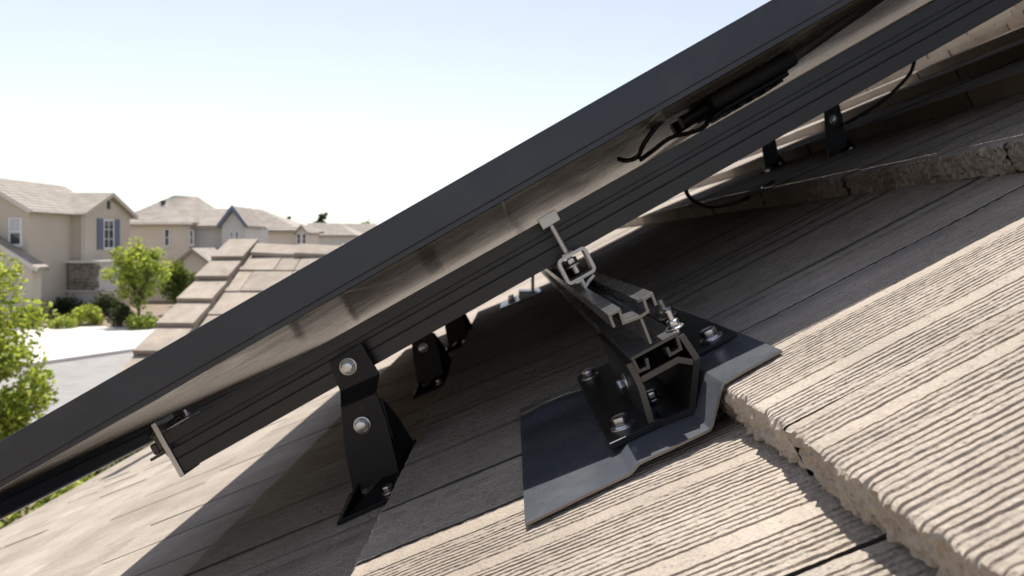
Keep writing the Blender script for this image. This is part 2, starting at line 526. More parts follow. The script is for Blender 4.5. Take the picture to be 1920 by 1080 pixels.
# its garage wing
Y = 39.3; xr2 = at(70, 0, Y).x; xc2 = xr2 - 3.4; ze2 = at(0, 502, Y).z; zr2 = ze2 + 3.4 * 0.62
bm = bmesh.new(); box(bm, xc2 - 2.9, xr2 - .45, Y + .3, Y + 1.05, 0, ze2 + .05); gable_wall(bm, 'y', xc2, 2.95, Y + .302, ze2 + .05, zr2 - .3)
part('garage_wall', bm, M_ST2, hA)
bm = bmesh.new(); gable_roof(bm, 'y', xc2, 3.4, Y, Y + 1.08, ze2, zr2); rg = part('garage_roof', bm, M_FROOF, hA)
bm = bmesh.new(); courses(bm, (xr2, Y, ze2), (xr2, Y + 1.0, ze2), (xc2, Y, zr2), (xc2, Y + 1.0, zr2), 10); part('tile_course', bm, M_FROOF, rg, kind='stuff')
bm = bmesh.new()
strip(bm, [(xc2 - 3.42, ze2 - .12), (xc2, zr2 - .12), (xr2 + .02, ze2 - .12)], 0.22, lambda p: Vector((p.x, Y - .05, p.y)), lambda p: Vector((p.x, Y - .003, p.y)))
part('bargeboard', bm, M_TRIM, hA)
bm = bmesh.new(); box(bm, xr2 - 1.6, xr2 - .3, Y + .1, Y + .6, 0, 0.62, 0.03); part('plinth', bm, M_TRIM, hA)

# tan house with shuttered gable: ridge along the street front, gable end turned to the right
Y = 44.0
hB = thing('house', 'tan house with blue shuttered window in its gable end', 'house', (-28.5, 47, 0))
xg = at(160, 0, Y).x; xl = at(36, 0, Y).x - 1.5; Y2 = 50.1; yc = (Y + Y2) / 2; hy = (Y2 - Y) / 2
ze = at(0, 398, Y).z; zr = at(0, 361, yc).z
bm = bmesh.new(); box(bm, xl, xg - .3, Y + .4, Y2 - .4, 0, ze + .05); gable_wall(bm, 'x', yc, hy - .4, xg - .5, ze + .05, zr - .3, .198)
part('wall', bm, M_ST1, hB)
xlB, xgB, zeB = xl - .4, xg, ze
bm = bmesh.new(); gable_roof(bm, 'x', yc, hy, xl - .4, xg, ze, zr)
rB = part('roof', bm, M_FROOF, hB)
bm = bmesh.new(); courses(bm, (xl - .4, Y, ze), (xg, Y, ze), (xl - .4, yc, zr), (xg, yc, zr), 10); part('tile_course', bm, M_FROOF, rB, kind='stuff')
bm = bmesh.new()
strip(bm, [(Y - .02, ze - .12), (yc, zr - .12), (Y2 + .02, ze - .12)], 0.24, lambda p: Vector((xg + .003, p.x, p.y)), lambda p: Vector((xg + .05, p.x, p.y)))
part('bargeboard', bm, M_ST1, hB)
MX = Matrix(((0, -1, 0, xg - .3), (1, 0, 0, yc), (0, 0, 1, 0), (0, 0, 0, 1)))      # wall-local -> world, facing right
window(hB, -.62, .62, at(0, 466, yc).z, at(0, 412, yc).z, -.005, 2, 3, shutters=True, M=MX, sw=.66)
bm = bmesh.new(); box(bm, -.14, .14, -.06, -.003, at(0, 392, yc).z, at(0, 376, yc).z, 0, MX)
for k in range(5): box(bm, -.11, .11, -.09, -.061, at(0, 391, yc).z + k * .1, at(0, 391, yc).z + k * .1 + .05, 0, MX)
part('vent', bm, M_DOOR, hB)
xp0 = at(131, 0, Y).x; xp1 = at(190, 0, Y).x
bm = bmesh.new(); box(bm, xp0, xp1, Y - .2, Y + 2.2, 0.0, at(0, 547, Y).z - .003)
box(bm, xp0 + .05, xp1 - .05, Y - .14, Y + 2.15, at(0, 547, Y).z + .1, at(0, 493, Y).z); part('porch_base', bm, M_ST3, hB)
bm = bmesh.new()
rr = random.Random(3); z = at(0, 545, Y).z
while z < at(0, 496, Y).z:
    hgt = rr.uniform(.16, .26); x = xp0 + .05
    while x < xp1 - .3:
        ww = rr.uniform(.25, .5); d = rr.uniform(.03, .10)
        box(bm, x + .012, x + ww - .012, Y - .145 - d, Y - .142, z + .012, z + hgt - .012); x += ww
    z += hgt
part('stone_veneer', bm, M_STONE, hB, kind='stuff')
bm = bmesh.new(); box(bm, xp0 - .1, xp1 + .1, Y - .32, Y + 2.3, at(0, 547, Y).z, at(0, 547, Y).z + .097, .01); part('ledge', bm, M_TRIM, hB)
bm = bmesh.new(); box(bm, xp0 - .15, xp1 + .15, Y - .4, Y + 2.3, at(0, 493, Y).z + .003, at(0, 493, Y).z + .14, .01); part('porch_cap', bm, M_TRIM, hB)
bm = bmesh.new(); box(bm, at(56, 0, Y).x, at(82, 0, Y).x, Y + .34, Y + .398, 0.02, at(0, 533, Y).z); dr = part('door', bm, M_DOOR, hB)
bm = bmesh.new(); box(bm, at(79, 0, Y).x, at(80.5, 0, Y).x, Y + .29, Y + .338, 1.0, 1.15); part('handle', bm, M_ZINC, dr)

# cream hip-roofed house
Y = 54.0
hC = thing('house', 'cream house with hip roof and small grey gable beyond the shuttered house', 'house', (-24, 58, 0))
x0 = at(208, 0, Y).x; x1 = at(362, 0, Y).x; ze = at(0, 417, Y).z; zr = at(0, 367, Y).z
bm = bmesh.new(); box(bm, x0 + .5, x1 - .4, Y + .5, Y + 9, 0, ze); part('wall', bm, M_ST2, hC)
bm = bmesh.new(); hip_roof(bm, x0, x1, Y, Y + 9.5, ze, ((at(272, 0, Y).x + .4, Y + 3.8), (at(300, 0, Y).x + .6, Y + 5)), zr + .25)
rC = part('roof', bm, M_FROOF, hC)
bm = bmesh.new(); courses(bm, (x0, Y, ze), (x1, Y, ze), (at(272, 0, Y).x + .4, Y + 3.8, zr + .25), (at(300, 0, Y).x + .6, Y + 5, zr + .25), 11); part('tile_course', bm, M_FROOF, rC, kind='stuff')
bm = bmesh.new(); box(bm, at(272, 0, Y).x - .1, at(272, 0, Y).x + .15, Y + 2.6, Y + 2.9, ze + 1.3, ze + 1.75, .02); part('roof_vent', bm, M_DOOR, rC)
xg0 = at(408, 0, Y).x; xg1 = at(462, 0, Y).x; xg = (xg0 + xg1) / 2; hg = (xg1 - xg0) / 2; zw = at(0, 389, Y).z; zew = at(0, 423, Y).z
bm = bmesh.new(); box(bm, x1 - .4, xg, Y + 1.2, Y + 8, 0, zew); part('wing_wall', bm, M_ST3, hC)
bm = bmesh.new(); gable_roof(bm, 'x', Y + 4, 3.4, x1 - 2, xg, zew, zw + .1); rw = part('wing_roof', bm, M_FROOF, hC)
bm = bmesh.new(); courses(bm, (x1 - 2, Y + .6, zew), (xg0, Y + .6, zew), (x1 - 2, Y + 4, zw + .1), (xg, Y + 4, zw + .1), 9); part('tile_course', bm, M_FROOF, rw, kind='stuff')
bm = bmesh.new(); box(bm, xg0 + .2, xg1 - .2, Y + .3, Y + 4, 0, zew); gable_wall(bm, 'y', xg, hg - .2, Y + .302, zew, zw - .2); part('gable_wall', bm, M_ST3, hC)
bm = bmesh.new(); gable_roof(bm, 'y', xg, hg, Y, Y + 4.1, zew, zw + .12, .16); part('gable_roof', bm, M_FROOF, hC)
bm = bmesh.new()
strip(bm, [(xg0 - .02, zew - .1), (xg, zw), (xg1 + .02, zew - .1)], 0.24, lambda p: Vector((p.x, Y - .05, p.y)), lambda p: Vector((p.x, Y - .003, p.y)))
part('bargeboard', bm, M_SHUT, hC)
window(hC, at(302, 0, Y).x, at(313, 0, Y).x, at(0, 462, Y).z, at(0, 429, Y).z, Y + .495, 1, 2)
window(hC, at(350, 0, Y).x, at(358, 0, Y).x, at(0, 459, Y).z, at(0, 431, Y).z, Y + .495, 1, 2)
window(hC, at(428, 0, Y).x, at(435, 0, Y).x, at(0, 455, Y).z, at(0, 433, Y).z, Y + .295, 1, 2)
window(hC, at(438, 0, Y).x, at(446, 0, Y).x, at(0, 455, Y).z, at(0, 433, Y).z, Y + .295, 1, 2)
# its single-storey porch roof
xa = at(330, 0, 51).x; xb = at(412, 0, 51).x
bm = bmesh.new(); gable_roof(bm, 'y', (xa + xb) / 2, (xb - xa) / 2, 50, 54.4, at(0, 497, 51).z, at(0, 465, 51).z); part('porch_roof', bm, M_FROOF, hC)
bm = bmesh.new(); box(bm, xa + .3, xb - .3, 50.4, 54.3, 0, at(0, 499, 51).z); gable_wall(bm, 'y', (xa + xb) / 2, (xb - xa) / 2 - .3, 50.402, at(0, 499, 51).z, at(0, 470, 51).z); part('porch_wall', bm, M_ST2, hC)

def gutter(parent, p0, p1, drop=None):
    bm = bmesh.new(); a = Vector(p0); b = Vector(p1)
    tube(bm, [a, b], .07, 8)
    if drop: tube(bm, [Vector(drop), Vector((drop[0], drop[1], 0.1))], .045, 8)
    part('gutter', bm, M_TRIM, parent)
gutter(hB, (xlB, 43.93, zeB - .09), (xgB, 43.93, zeB - .09), (xgB - .38, 44.33, zeB - .12))
gutter(hA, (xrA + .08, 40, zeA - .1), (xrA + .08, 47.8, zeA - .1))
gutter(hC, (x0, 53.93, ze - .1), (x1, 53.93, ze - .1), (x1 - .5, 54.42, ze - .15))
# small distant houses
def far_house(label, Y, x0, x1, ye, yr, rx0, rx1, gx0=None, gx1=None, gye=None, gyr=None, m=M_ST2, depth=9):
    X0 = at(x0, 0, Y).x; X1 = at(x1, 0, Y).x; ze = at(0, ye, Y).z; zr = at(0, yr, Y).z
    h = thing('house', label, 'house', ((X0 + X1) / 2, Y + depth / 2, 0))
    bm = bmesh.new(); box(bm, X0 + .5, X1 - .5, Y + .5, Y + depth - .5, 0, ze - .1); part('wall', bm, m, h)
    ra = (at(rx0, 0, Y + depth * .4).x, Y + depth * .4); rb = (at(rx1, 0, Y + depth * .4).x, Y + depth * .55)
    zr = HC - (yr - 455) / F * (Y + depth * .45)
    bm = bmesh.new(); hip_roof(bm, X0, X1, Y, Y + depth, ze, (ra, rb), zr); r = part('roof', bm, M_FROOF, h)
    bm = bmesh.new(); courses(bm, (X0, Y, ze), (X1, Y, ze), (*ra, zr), (*rb, zr), 9, .06); part('tile_course', bm, M_FROOF, r, kind='stuff')
    window(h, at(x0, 0, Y).x + 1.3, at(x0, 0, Y).x + 2.4, ze - 2.1, ze - .6, Y + .49, 2, 2)
    if gx0:
        a = at(gx0, 0, Y).x; b = at(gx1, 0, Y).x; c = (a + b) / 2; e = at(0, gye, Y).z; g = at(0, gyr, Y).z
        bm = bmesh.new(); box(bm, a + .2, b - .2, Y - .2, Y + 3, 0, e); gable_wall(bm, 'y', c, (b - a) / 2 - .2, Y - .198, e, g - .2); part('gable_wall', bm, m, h)
        bm = bmesh.new(); gable_roof(bm, 'y', c, (b - a) / 2, Y - .5, Y + 4, e, g, .2); part('gable_roof', bm, M_FROOF, h)
        window(h, c - .5, c - .05, e - 1.2, e - .1, Y - .205, 1, 2); window(h, c + .05, c + .5, e - 1.2, e - .1, Y - .205, 1, 2)
    return h
far_house('distant tan house with hip roof and tiny front gable', 76, 440, 566, 432, 391, 450, 480, 553, 580, 436, 421)
far_house('distant low house with long plain ridge past the tiny gable', 104, 562, 668, 441, 418, 578, 632, m=M_ST3)
far_house('farthest low roof showing just above the panel edge', 132, 625, 735, 438, 419, 640, 700, m=M_ST1)

# ------------------------------------------------------------------ trees and shrubs
def leaves(centres, n, size, rng, spread):
    """n folded leaves around clump centres -> vertices and faces"""
    V = []; Fc = []
    for k in range(n):
        c, r = centres[rng.randrange(len(centres))]
        while True:
            d = Vector((rng.uniform(-1, 1), rng.uniform(-1, 1), rng.uniform(-1, 1)))
            if d.length_squared <= 1: break
        p = c + d * r * spread
        a = Vector((rng.gauss(0, 1), rng.gauss(0, 1), rng.gauss(0, .7))).normalized()
        b = a.cross(Vector((rng.gauss(0, 1), rng.gauss(0, 1), rng.gauss(0, 1)))).normalized()
        s = size * rng.uniform(.6, 1.25)
        nrm = a.cross(b)
        i = len(V)
        V += [p - a * s, p + b * s * .55 + nrm * s * .18, p + a * s, p - b * s * .55 + nrm * s * .18]
        Fc += [(i, i + 1, i + 2), (i, i + 2, i + 3)]
    return V, Fc

def mesh_obj(name, V, Fc, m, parent):
    me = bpy.data.meshes.new(name)
    Mi = ROOT[parent.name]
    me.from_pydata([Mi @ v for v in V], [], Fc); me.materials.append(m)
    o = bpy.data.objects.new(name, me); sc.collection.objects.link(o); o.parent = parent
    ROOT[o.name] = Mi
    return o

def tree(name, label, cat, base, height, rad, crown_lo, n, size, m, seed, group=None, trunk_r=0.09, clumps=46, clump_r=.36, squash=1.0):
    rng = random.Random(seed); base = Vector(base)
    t = thing(name, label, cat, base, group=group)
    cz = (crown_lo + height) / 2; hz = (height - crown_lo) / 2
    cs = []
    for k in range(clumps):
        while True:
            d = Vector((rng.uniform(-1, 1), rng.uniform(-1, 1), rng.uniform(-1, 1)))
            if 0.15 < d.length <= 1: break
        d *= (0.55 + .45 * rng.random())
        taper = 1.0 - 0.45 * max(0, d.z)
        cs.append((base + Vector((d.x * rad * taper, d.y * rad * taper * squash, cz + d.z * hz)), rad * clump_r * rng.uniform(.6, 1.2)))
    V, Fc = leaves(cs, n, size, rng, 1.0)
    mesh_obj('crown', V, Fc, m, t)
    bm = bmesh.new()
    top = base + Vector((0, 0, crown_lo + hz))
    tube(bm, smooth_path([base, base + Vector((.04, .03, crown_lo * .6)), top, base + Vector((.05, 0, height * .93))], 4), trunk_r, 8, trunk_r * .2)
    for c, r in cs[::3]:
        s = base + Vector((0, 0, crown_lo * .8 + rng.random() * hz * .8))
        tube(bm, smooth_path([s, s.lerp(c, .5) + Vector((0, 0, -.08)), c], 3), trunk_r * .4, 5, trunk_r * .08)
    part('trunk', bm, M_BARK, t)
    return t

def shrub(label, base, rx, h, n, size, m, seed, group=None):
    rng = random.Random(seed); base = Vector(base)
    t = thing('shrub', label, 'shrub', base, group=group)
    cs = []
    for k in range(26):
        a = rng.uniform(0, 2 * math.pi); e = rng.random()
        cs.append((base + Vector((math.cos(a) * rx * .7 * math.sqrt(1 - e * e * .8), math.sin(a) * rx * .7, h * .15 + h * .62 * e)), rx * .42))
    V, Fc = leaves(cs, n, size, rng, 1.0)
    V = [Vector((v.x, v.y, max(v.z, 0.01))) for v in V]
    mesh_obj('foliage', V, Fc, m, t)
    bm = bmesh.new()
    for k in range(4):
        tube(bm, [base, cs[k * 5][0]], .025, 5, .008)
    part('stem', bm, M_BARK, t)
    return t

tree('leafy_tree', 'bright green leafy tree at left edge in front of the road', 'tree', (-7.95, 11.0, 0), 4.42, 1.28, 0.2, 17000, .050, M_LEAF, 11, trunk_r=.09, clumps=80, clump_r=.27)
tree('street_tree', 'young yellow green tree in front of the shuttered house', 'tree', (at(232, 0, 37).x, 38.4, 0), 4.75, 1.55, .9, 6800, .092, M_LEAF, 21, trunk_r=.10, clumps=56, clump_r=.30)
tree('street_tree', 'smaller tree just right of the young yellow green tree', 'tree', (at(316, 0, 43).x, 44, 0), 3.2, 1.25, .7, 2300, .12, M_LEAF2, 22, trunk_r=.08, clumps=34)
shrub('round clipped lime shrub beside the pale driveway', (at(160, 0, 38.5).x, 38.6, 0), .75, 1.0, 1500, .08, M_LEAF, 31)
shrub('dark green shrub at the base of the young tree', (at(222, 0, 37.6).x, 37.9, 0), .62, 1.15, 1200, .08, M_LEAFD, 32)
shrub('lime shrub at the right end of the pale driveway', (at(268, 0, 37).x, 36.9, 0), .72, .75, 1100, .08, M_LEAF, 33)
shrub('dark shrub against the stone clad window wall', (at(196, 0, 42).x, 42.5, 0), 1.05, 1.5, 1500, .09, M_LEAFD, 34)
shrub('dark shrub between the door and the stone clad wall', (at(122, 0, 42).x, 42.5, 0), .9, 1.2, 1300, .09, M_LEAFD, 35)
shrub('low green shrub below the garage corner', (at(62, 0, 38).x, 37.2, 0), .85, .9, 1200, .08, M_LEAF2, 36)
shrub('light green shrub left of the round clipped shrub', (at(118, 0, 37).x, 37.2, 0), .6, .65, 900, .07, M_LEAF, 37)
tree('distant_tree', 'tall dark tree on the skyline with ragged top', 'tree', (at(603, 0, 150).x, 150, 0), 11.4, 1.7, 3, 900, .38, M_LEAFD, 41, trunk_r=.2)
tree('distant_tree', 'small dark tree on the skyline left of the tall one', 'tree', (at(543, 0, 150).x, 150, 0), 9.6, 1.0, 3, 500, .34, M_LEAFD, 42, trunk_r=.2)
tree('distant_tree', 'broad olive tree on the skyline beside the panel edge', 'tree', (at(692, 0, 170).x, 170, 0), 9.9, 3.0, 2, 1000, .38, M_LEAF2, 43, trunk_r=.25)
shrub('broad leafy shrub at the foot of the leafy tree, seen past the eave', (-7.0, 10.6, 0), 1.0, 1.3, 3200, .06, M_LEAF, 44)
shrub('leafy shrub beyond the eave behind the lower panel corner', (-7.3, 13.2, 0), .95, 1.0, 2600, .06, M_LEAF2, 45)

# ------------------------------------------------------------------ the house whose roof we stand on
C = 0.2; T = 0.1395 * C
hs = thing('house', 'house with beige concrete tile roof carrying the solar panels', 'house', (0.5, 3.4, 0))
XB = [-1.697 - 1.45 * k for k in range(9, 0, -1)] + [-1.697, -0.496, 0.7576, 2.188] + [2.188 + 1.45 * k for k in range(1, 13)]
def yb(x):
    if x <= -1.697: return 1.899 + 0.5 * (-1.697 - x)
    if x <= 1.0: return 1 - 0.53 * x
    return -0.302 - 0.53 * (x - 2.188)
BUT = [(x * C, -yb(x) * C) for x in XB]                     # foot of each butt, relative to the camera
TOP = [(x - .40 * T, z + .917 * T) for x, z in BUT]         # its top edge
def roof_z(X):
    """world height of the tile surface"""
    for i in range(len(BUT) - 1, -1, -1):
        if X >= TOP[i][0]:
            if i + 1 < len(BUT):
                a, b = TOP[i], BUT[i + 1]
            else:
                a = TOP[i]; b = (a[0] + .3, a[1] + .125)
            return HC + a[1] + (b[1] - a[1]) * (X - a[0]) / (b[0] - a[0])
    return HC + TOP[0][1]
Y0R, Y1R = -1.3, 8.4
XE, ZE = BUT[0][0] + .03, BUT[0][1] - .03
XR, ZR = BUT[-1][0] + .2, BUT[-1][1] + .11
bm = bmesh.new()
deck = [(XE, HC + ZE)] + [(x + .01, HC + z - .022) for x, z in BUT[1:]] + [(XR, HC + ZR - .03)]
deck += [(2 * XR - XE, HC + ZE), (2 * XR - XE, HC + ZE - .12), (XR, HC + ZR - .2), (XE, HC + ZE - .12)]
prism(bm, deck, lambda p: Vector((p[0], Y0R + .03, p[1])), lambda p: Vector((p[0], Y1R - .03, p[1])))
roof = part('main_roof', bm, M_UNDER, hs)
bm = bmesh.new(); box(bm, XE + .42, 2 * XR - XE - .4, Y0R + .35, Y1R - .35, 0, HC + ZE + .02)
gable_wall(bm, 'y', XR, XR - XE - .42, Y0R + .352, HC + ZE + .02, HC + ZR - .28); gable_wall(bm, 'y', XR, XR - XE - .42, Y1R - .352, HC + ZE + .02, HC + ZR - .28, -.2)
part('wall', bm, M_ST2, hs)
bm = bmesh.new(); box(bm, XE - .025, XE - .003, Y0R, Y1R, HC + ZE - .17, HC + ZE + .0); part('fascia', bm, M_FASCIA, hs)

TL = 0.39; TW = 0.32
def tile_mesh(name, seed, nu, deepline=None, W=TW, rough=True, pitch=1.0, m=None):
    """one flat concrete tile with combed grooves; local x up the slope, y across, z out; z=0 is the top face"""
    rng = random.Random(seed); W = W - (.0048 if rough else .005)
    ph = rng.uniform(0, 90)
    col = [(0.0, -1, 0.0)]                    # columns: position across, groove index, share of its depth
    G = []; done = False; deep = None
    v = .004
    while v < W - .006:
        if rng.random() < .055: v += rng.uniform(.008, .022); continue
        wd = rng.uniform(.0008, .0013) * pitch; dp = rng.uniform(.0007, .0015) if rough else rng.uniform(.0003, .0008)
        if deepline and not done and v > deepline - .005: v = deepline; dp, wd, done, deep = .009, .0030, True, len(G)
        k = len(G); G.append((dp, rng.uniform(0, 99)))
        col += [(v - 1.5 * wd, k, 0), (v - .75 * wd, k, .5), (v, k, 1.0), (v + .3 * wd, k, .97), (v + .8 * wd, k, .06)]
        v += rng.uniform(.0045, .0057) * pitch
    col.append((W, -1, 0.0))
    us = np.concatenate(([0, .0006, .0016, .003, .005], np.linspace(.008, TL, nu))) if rough else np.linspace(0, TL, nu)
    nv = len(col); bm = bmesh.new(); grid = []
    E = [noise.noise((c[0] * 55, ph, 3)) * .0022 + noise.noise((c[0] * 260, ph, 9)) * .0024 + noise.noise((c[0] * 12, ph, 2)) * .002 if rough else 0 for c in col]
    for u in us:
        r = []
        for j, (v, k, f) in enumerate(col):
            z = 0.0; vv = v
            if k >= 0:
                dp, q = G[k]
                vv += (noise.noise((u * 6, q, 1)) * .0003 + noise.noise((u * 190, q, 4)) * .0006) * pitch
                z -= f * dp * max(0.08, min(1.5, (1.0 + .4 * noise.noise((u * 11, q, 7)) + .7 * noise.noise((u * 140, q, 2))) if rough else (.9 + .3 * noise.noise((u * 6, q, 2)))))
            if rough:
                z += noise.noise((u * 230, v * 300, ph)) * .00032 + noise.noise((u * 18, v * 18, ph)) * .0007
                kk = max(0, 1 - u / .0032); z -= kk * kk * (.0007 + .7 * abs(E[j]))      # worn arris
            r.append(bm.verts.new((u + E[j] * max(0, 1 - u / .02), vv, z)))
        grid.append(r)
    for a, b in zip(grid, grid[1:]):
        for j in range(nv - 1):
            fc = bm.faces.new((a[j], a[j + 1], b[j + 1], b[j]))
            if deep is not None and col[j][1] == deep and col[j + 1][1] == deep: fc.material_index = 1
    prev = grid[0]; nr = 12 if rough else 1          # butt face
    for kr in range(1, nr + 1):
        zz = -T * kr / nr; r = []
        for j, (v, k, f) in enumerate(col):
            q = (noise.noise((v * 120, zz * 150, ph + 7)) * .0022 + noise.noise((v * 260, zz * 300, ph)) * .0036 + noise.noise((v * 25, zz * 40, ph)) * .0016) if rough else 0
            r.append(bm.verts.new((prev[j].co.x * .35 + q + (.002 if kr == nr else 0), v, zz + (grid[0][j].co.z * (1 - kr / nr)))))
        for j in range(nv - 1):
            bm.faces.new((prev[j], r[j], r[j + 1], prev[j + 1]))
        prev = r
    bl = [prev[0]] + [bm.verts.new((u, 0, -T)) for u in us[1:]]; br = [prev[-1]] + [bm.verts.new((u, W, -T)) for u in us[1:]]
    for i in range(len(us) - 1):
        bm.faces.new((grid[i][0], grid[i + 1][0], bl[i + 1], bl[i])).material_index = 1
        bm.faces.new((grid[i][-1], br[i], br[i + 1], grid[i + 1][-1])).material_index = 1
    me = bpy.data.meshes.new(name); bmesh.ops.recalc_face_normals(bm, faces=bm.faces); bm.to_mesh(me); bm.free()
    me.materials.append(m); me.materials.append(M_GAP_SHADE)
    for p in me.polygons: p.use_smooth = True
    me.set_sharp_from_angle(angle=math.radians(42))
    return me

NEAR = [tile_mesh('grooved_tile', 100 + k, 190, None, m=M_TILE) for k in range(4)]
NEAR_DEEP = tile_mesh('grooved_tile', 120, 190, .219, m=M_TILE)
MID = [tile_mesh('tile', 200 + k, 12, [None, .16, None][k], rough=False, pitch=1.7, m=M_TILE) for k in range(3)]

def course_matrix(i, yj, jig):
    a = TOP[i]; b = BUT[i + 1] if i + 1 < len(BUT) else (a[0] + .3, a[1] + .13)
    ex = Vector((b[0] - a[0], 0, b[1] - a[1])).normalized()
    ey = Vector((0, 1, 0)); ez = ex.cross(ey)
    Mx = Matrix((ex, ey, ez)).transposed().to_4x4()
    Mx = Matrix.Translation(Vector((a[0], yj, HC + a[1])) + ez * jig[0]) @ Mx @ Matrix.Rotation(jig[1], 4, 'X') @ Matrix.Rotation(jig[2], 4, 'Y') @ Matrix.Translation((jig[3], 0, 0))
    return Mx

iB1 = 11     # course whose butt is beside the mount
first = {iB1: .383, iB1 - 1: .308, iB1 - 2: .47, iB1 - 3: .36, iB1 + 1: .33}
cells = []
rt = random.Random(5)
for i in range(len(BUT)):
    off = first.get(i, rt.uniform(0, TW)); k0 = int((off - Y0R) / TW)
    for k in range(-k0, 40):
        yj = off + k * TW
        if yj + TW > Y1R: break
        jig = (rt.uniform(-.0012, .0012), rt.uniform(-.004, .004), rt.uniform(-.003, .002), rt.uniform(-.003, .003))
        if i == iB1 - 1 and abs(yj - .628) < .01: jig = (.0012, .002, 0, .002)
        cx = TOP[i][0] + .14; cy = yj + TW / 2
        cells.append((i, yj, jig, cx, cy))
def score(c):
    _, _, _, x, y = c
    d = max(y, .12)
    px = x / d * F
    if y < 0.02 or px > 1150 + 260 / d or px < -1080 - 260 / d: return 1e6 + y * y + x * x
    return d
cells.sort(key=score)
rest = bmesh.new(); n_ind = 0
for i, yj, jig, cx, cy in cells:
    Mx = course_matrix(i, yj, jig)
    if n_ind < 250 and cy > -.1:
        near = (i in (iB1 - 2, iB1 - 1, iB1, iB1 + 1) and cy < 1.4)
        if near:
            me = NEAR_DEEP if (i == iB1 and abs(yj - .383) < .01) or (i == iB1 - 1 and abs(yj - .308) < .01) else NEAR[rt.randrange(4)]
        else:
            me = MID[rt.randrange(3)]
        inst('tile', me, roof, Mx); n_ind += 1
    else:
        box(rest, 0, TL - .01, .0015, TW - .0015, -T, 0, 0, Mx)
# the far slope, out of the camera's sight
for k in range(24):
    x = XR + .02 + k * .29; z = HC + ZR + .0 - .5 * k * .29 * 1.06
    if x > 2 * XR - XE: break
    box(rest, x, x + .34, Y0R, Y1R, z - .19, z - .165)
part('tile_field', rest, M_TILE_FAR, roof, kind='stuff')
# ridge caps of the main roof
rb_ = bmesh.new()
for k in range(24):
    y = Y0R + k * .4
    prism(rb_, [(-.14, -.10), (0, 0), (.14, -.10), (.14, -.13), (0, -.03), (-.14, -.13)], lambda p: Vector((XR + p[0], y, HC + ZR + .06 + p[1])), lambda p: Vector((XR + p[0] * .95, min(y + .42, Y1R), HC + ZR + .045 + p[1])))
part('ridge_caps', rb_, M_TILE_FAR, roof, kind='stuff')

# cross gable of the same house, beyond the panels
GY, GP = 6.32, 0.47
ca = 1 / math.sqrt(1 + GP * GP); sa = GP * ca
GX0 = -2.28
def main_x(z):      # where the main roof surface reaches height z (relative to the camera)
    return (z + .17) / .52
gz = -.07
bm = bmesh.new()
for s in (1, -1):
    n = 14
    v = []
    for k in range(n + 1):
        q = k / n * 1.80; zz = gz - q * GP - .03
        v.append((bm.verts.new((GX0 + .02, GY - s * q, HC + zz)), bm.verts.new((max(GX0 + .05, main_x(zz)), GY - s * q, HC + zz))))
    for a, b in zip(v, v[1:]): bm.faces.new((a[0], a[1], b[1], b[0]))
groof = part('gable_roof', bm, M_UNDER, hs)
bm = bmesh.new(); gable_wall(bm, 'x', GY, 1.6, GX0 + .252, HC - .979, HC - .17, .2); box(bm, GX0 + .25, GX0 + 2.2, GY - 1.55, GY + 1.55, HC - 1.9, HC - .98); part('gable_end_wall', bm, M_ST2, hs)
# the wall is cut back so that it stays under the roof
EXP = 0.345
ngt = 0
for r_ in range(5):
    q = .06 + EXP * (r_ + 1) * ca
    zz = gz - q * GP
    x = GX0 + .06 - (r_ % 2) * .16
    xm = main_x(zz) + .25
    while x < xm:
        x2 = min(x + TW, xm + .12)
        ex = Vector((0, ca, sa)).lerp(Vector((0, 1, 0)), .07).normalized(); ey = Vector((-1, 0, 0)); ez = ex.cross(ey)
        if x2 - x > .1:
            Mx = Matrix.Translation(Vector((max(x2, GX0 + .2), GY - q, HC + zz + .03 + rt.uniform(-.003, .003)))) @ Matrix((ex, ey, ez)).transposed().to_4x4()
            if ngt < 34:
                inst('tile', MID[rt.randrange(3)], groof, Mx); ngt += 1
        x += TW
RC = bmesh.new()      # rake cap: a bent slab, open underneath
prism(RC, [(-.13, -.12), (-.13, .0), (.12, .0), (.12, -.045), (.095, -.045), (.095, -.025), (-.105, -.025), (-.105, -.12)],
      lambda p: Vector((0, p[0] * -1.04, p[1] + .012)), lambda p: Vector((.42, p[0] * -1, p[1] - .028)), .004)
me_rc = bpy.data.meshes.new('rake_tile'); bmesh.ops.recalc_face_normals(RC, faces=RC.faces); RC.to_mesh(me_rc); RC.free(); me_rc.materials.append(M_TILE_FAR)
for k in range(6):
    q = .0 + EXP * (k + .9) * ca
    ex = Vector((0, ca, sa)); ey = Vector((-1, 0, 0)); ez = ex.cross(ey)
    inst('rake_tile', me_rc, groof, Matrix.Translation(Vector((GX0 - .02, GY - q, HC + gz - q * GP + .085 + rt.uniform(-.004, .004)))) @ Matrix((ex, ey, ez)).transposed().to_4x4() @ Matrix.Rotation(rt.uniform(-.02, .02), 4, 'Z'))
RG = bmesh.new()
prism(RG, [(-.15, -.075), (0, 0), (.15, -.075), (.15, -.105), (0, -.03), (-.15, -.105)], lambda p: Vector((0, p[0] * 1.05, p[1] + .01)), lambda p: Vector((.40, p[0], p[1] - .01)), .003)
me_rg = bpy.data.meshes.new('ridge_tile'); bmesh.ops.recalc_face_normals(RG, faces=RG.faces); RG.to_mesh(me_rg); RG.free(); me_rg.materials.append(M_TILE_FAR)
for k in range(7):
    inst('ridge_tile', me_rg, groof, Matrix.Translation((GX0 + .12 + k * .36, GY, HC + gz + .055 + rt.uniform(-.004, .004))))

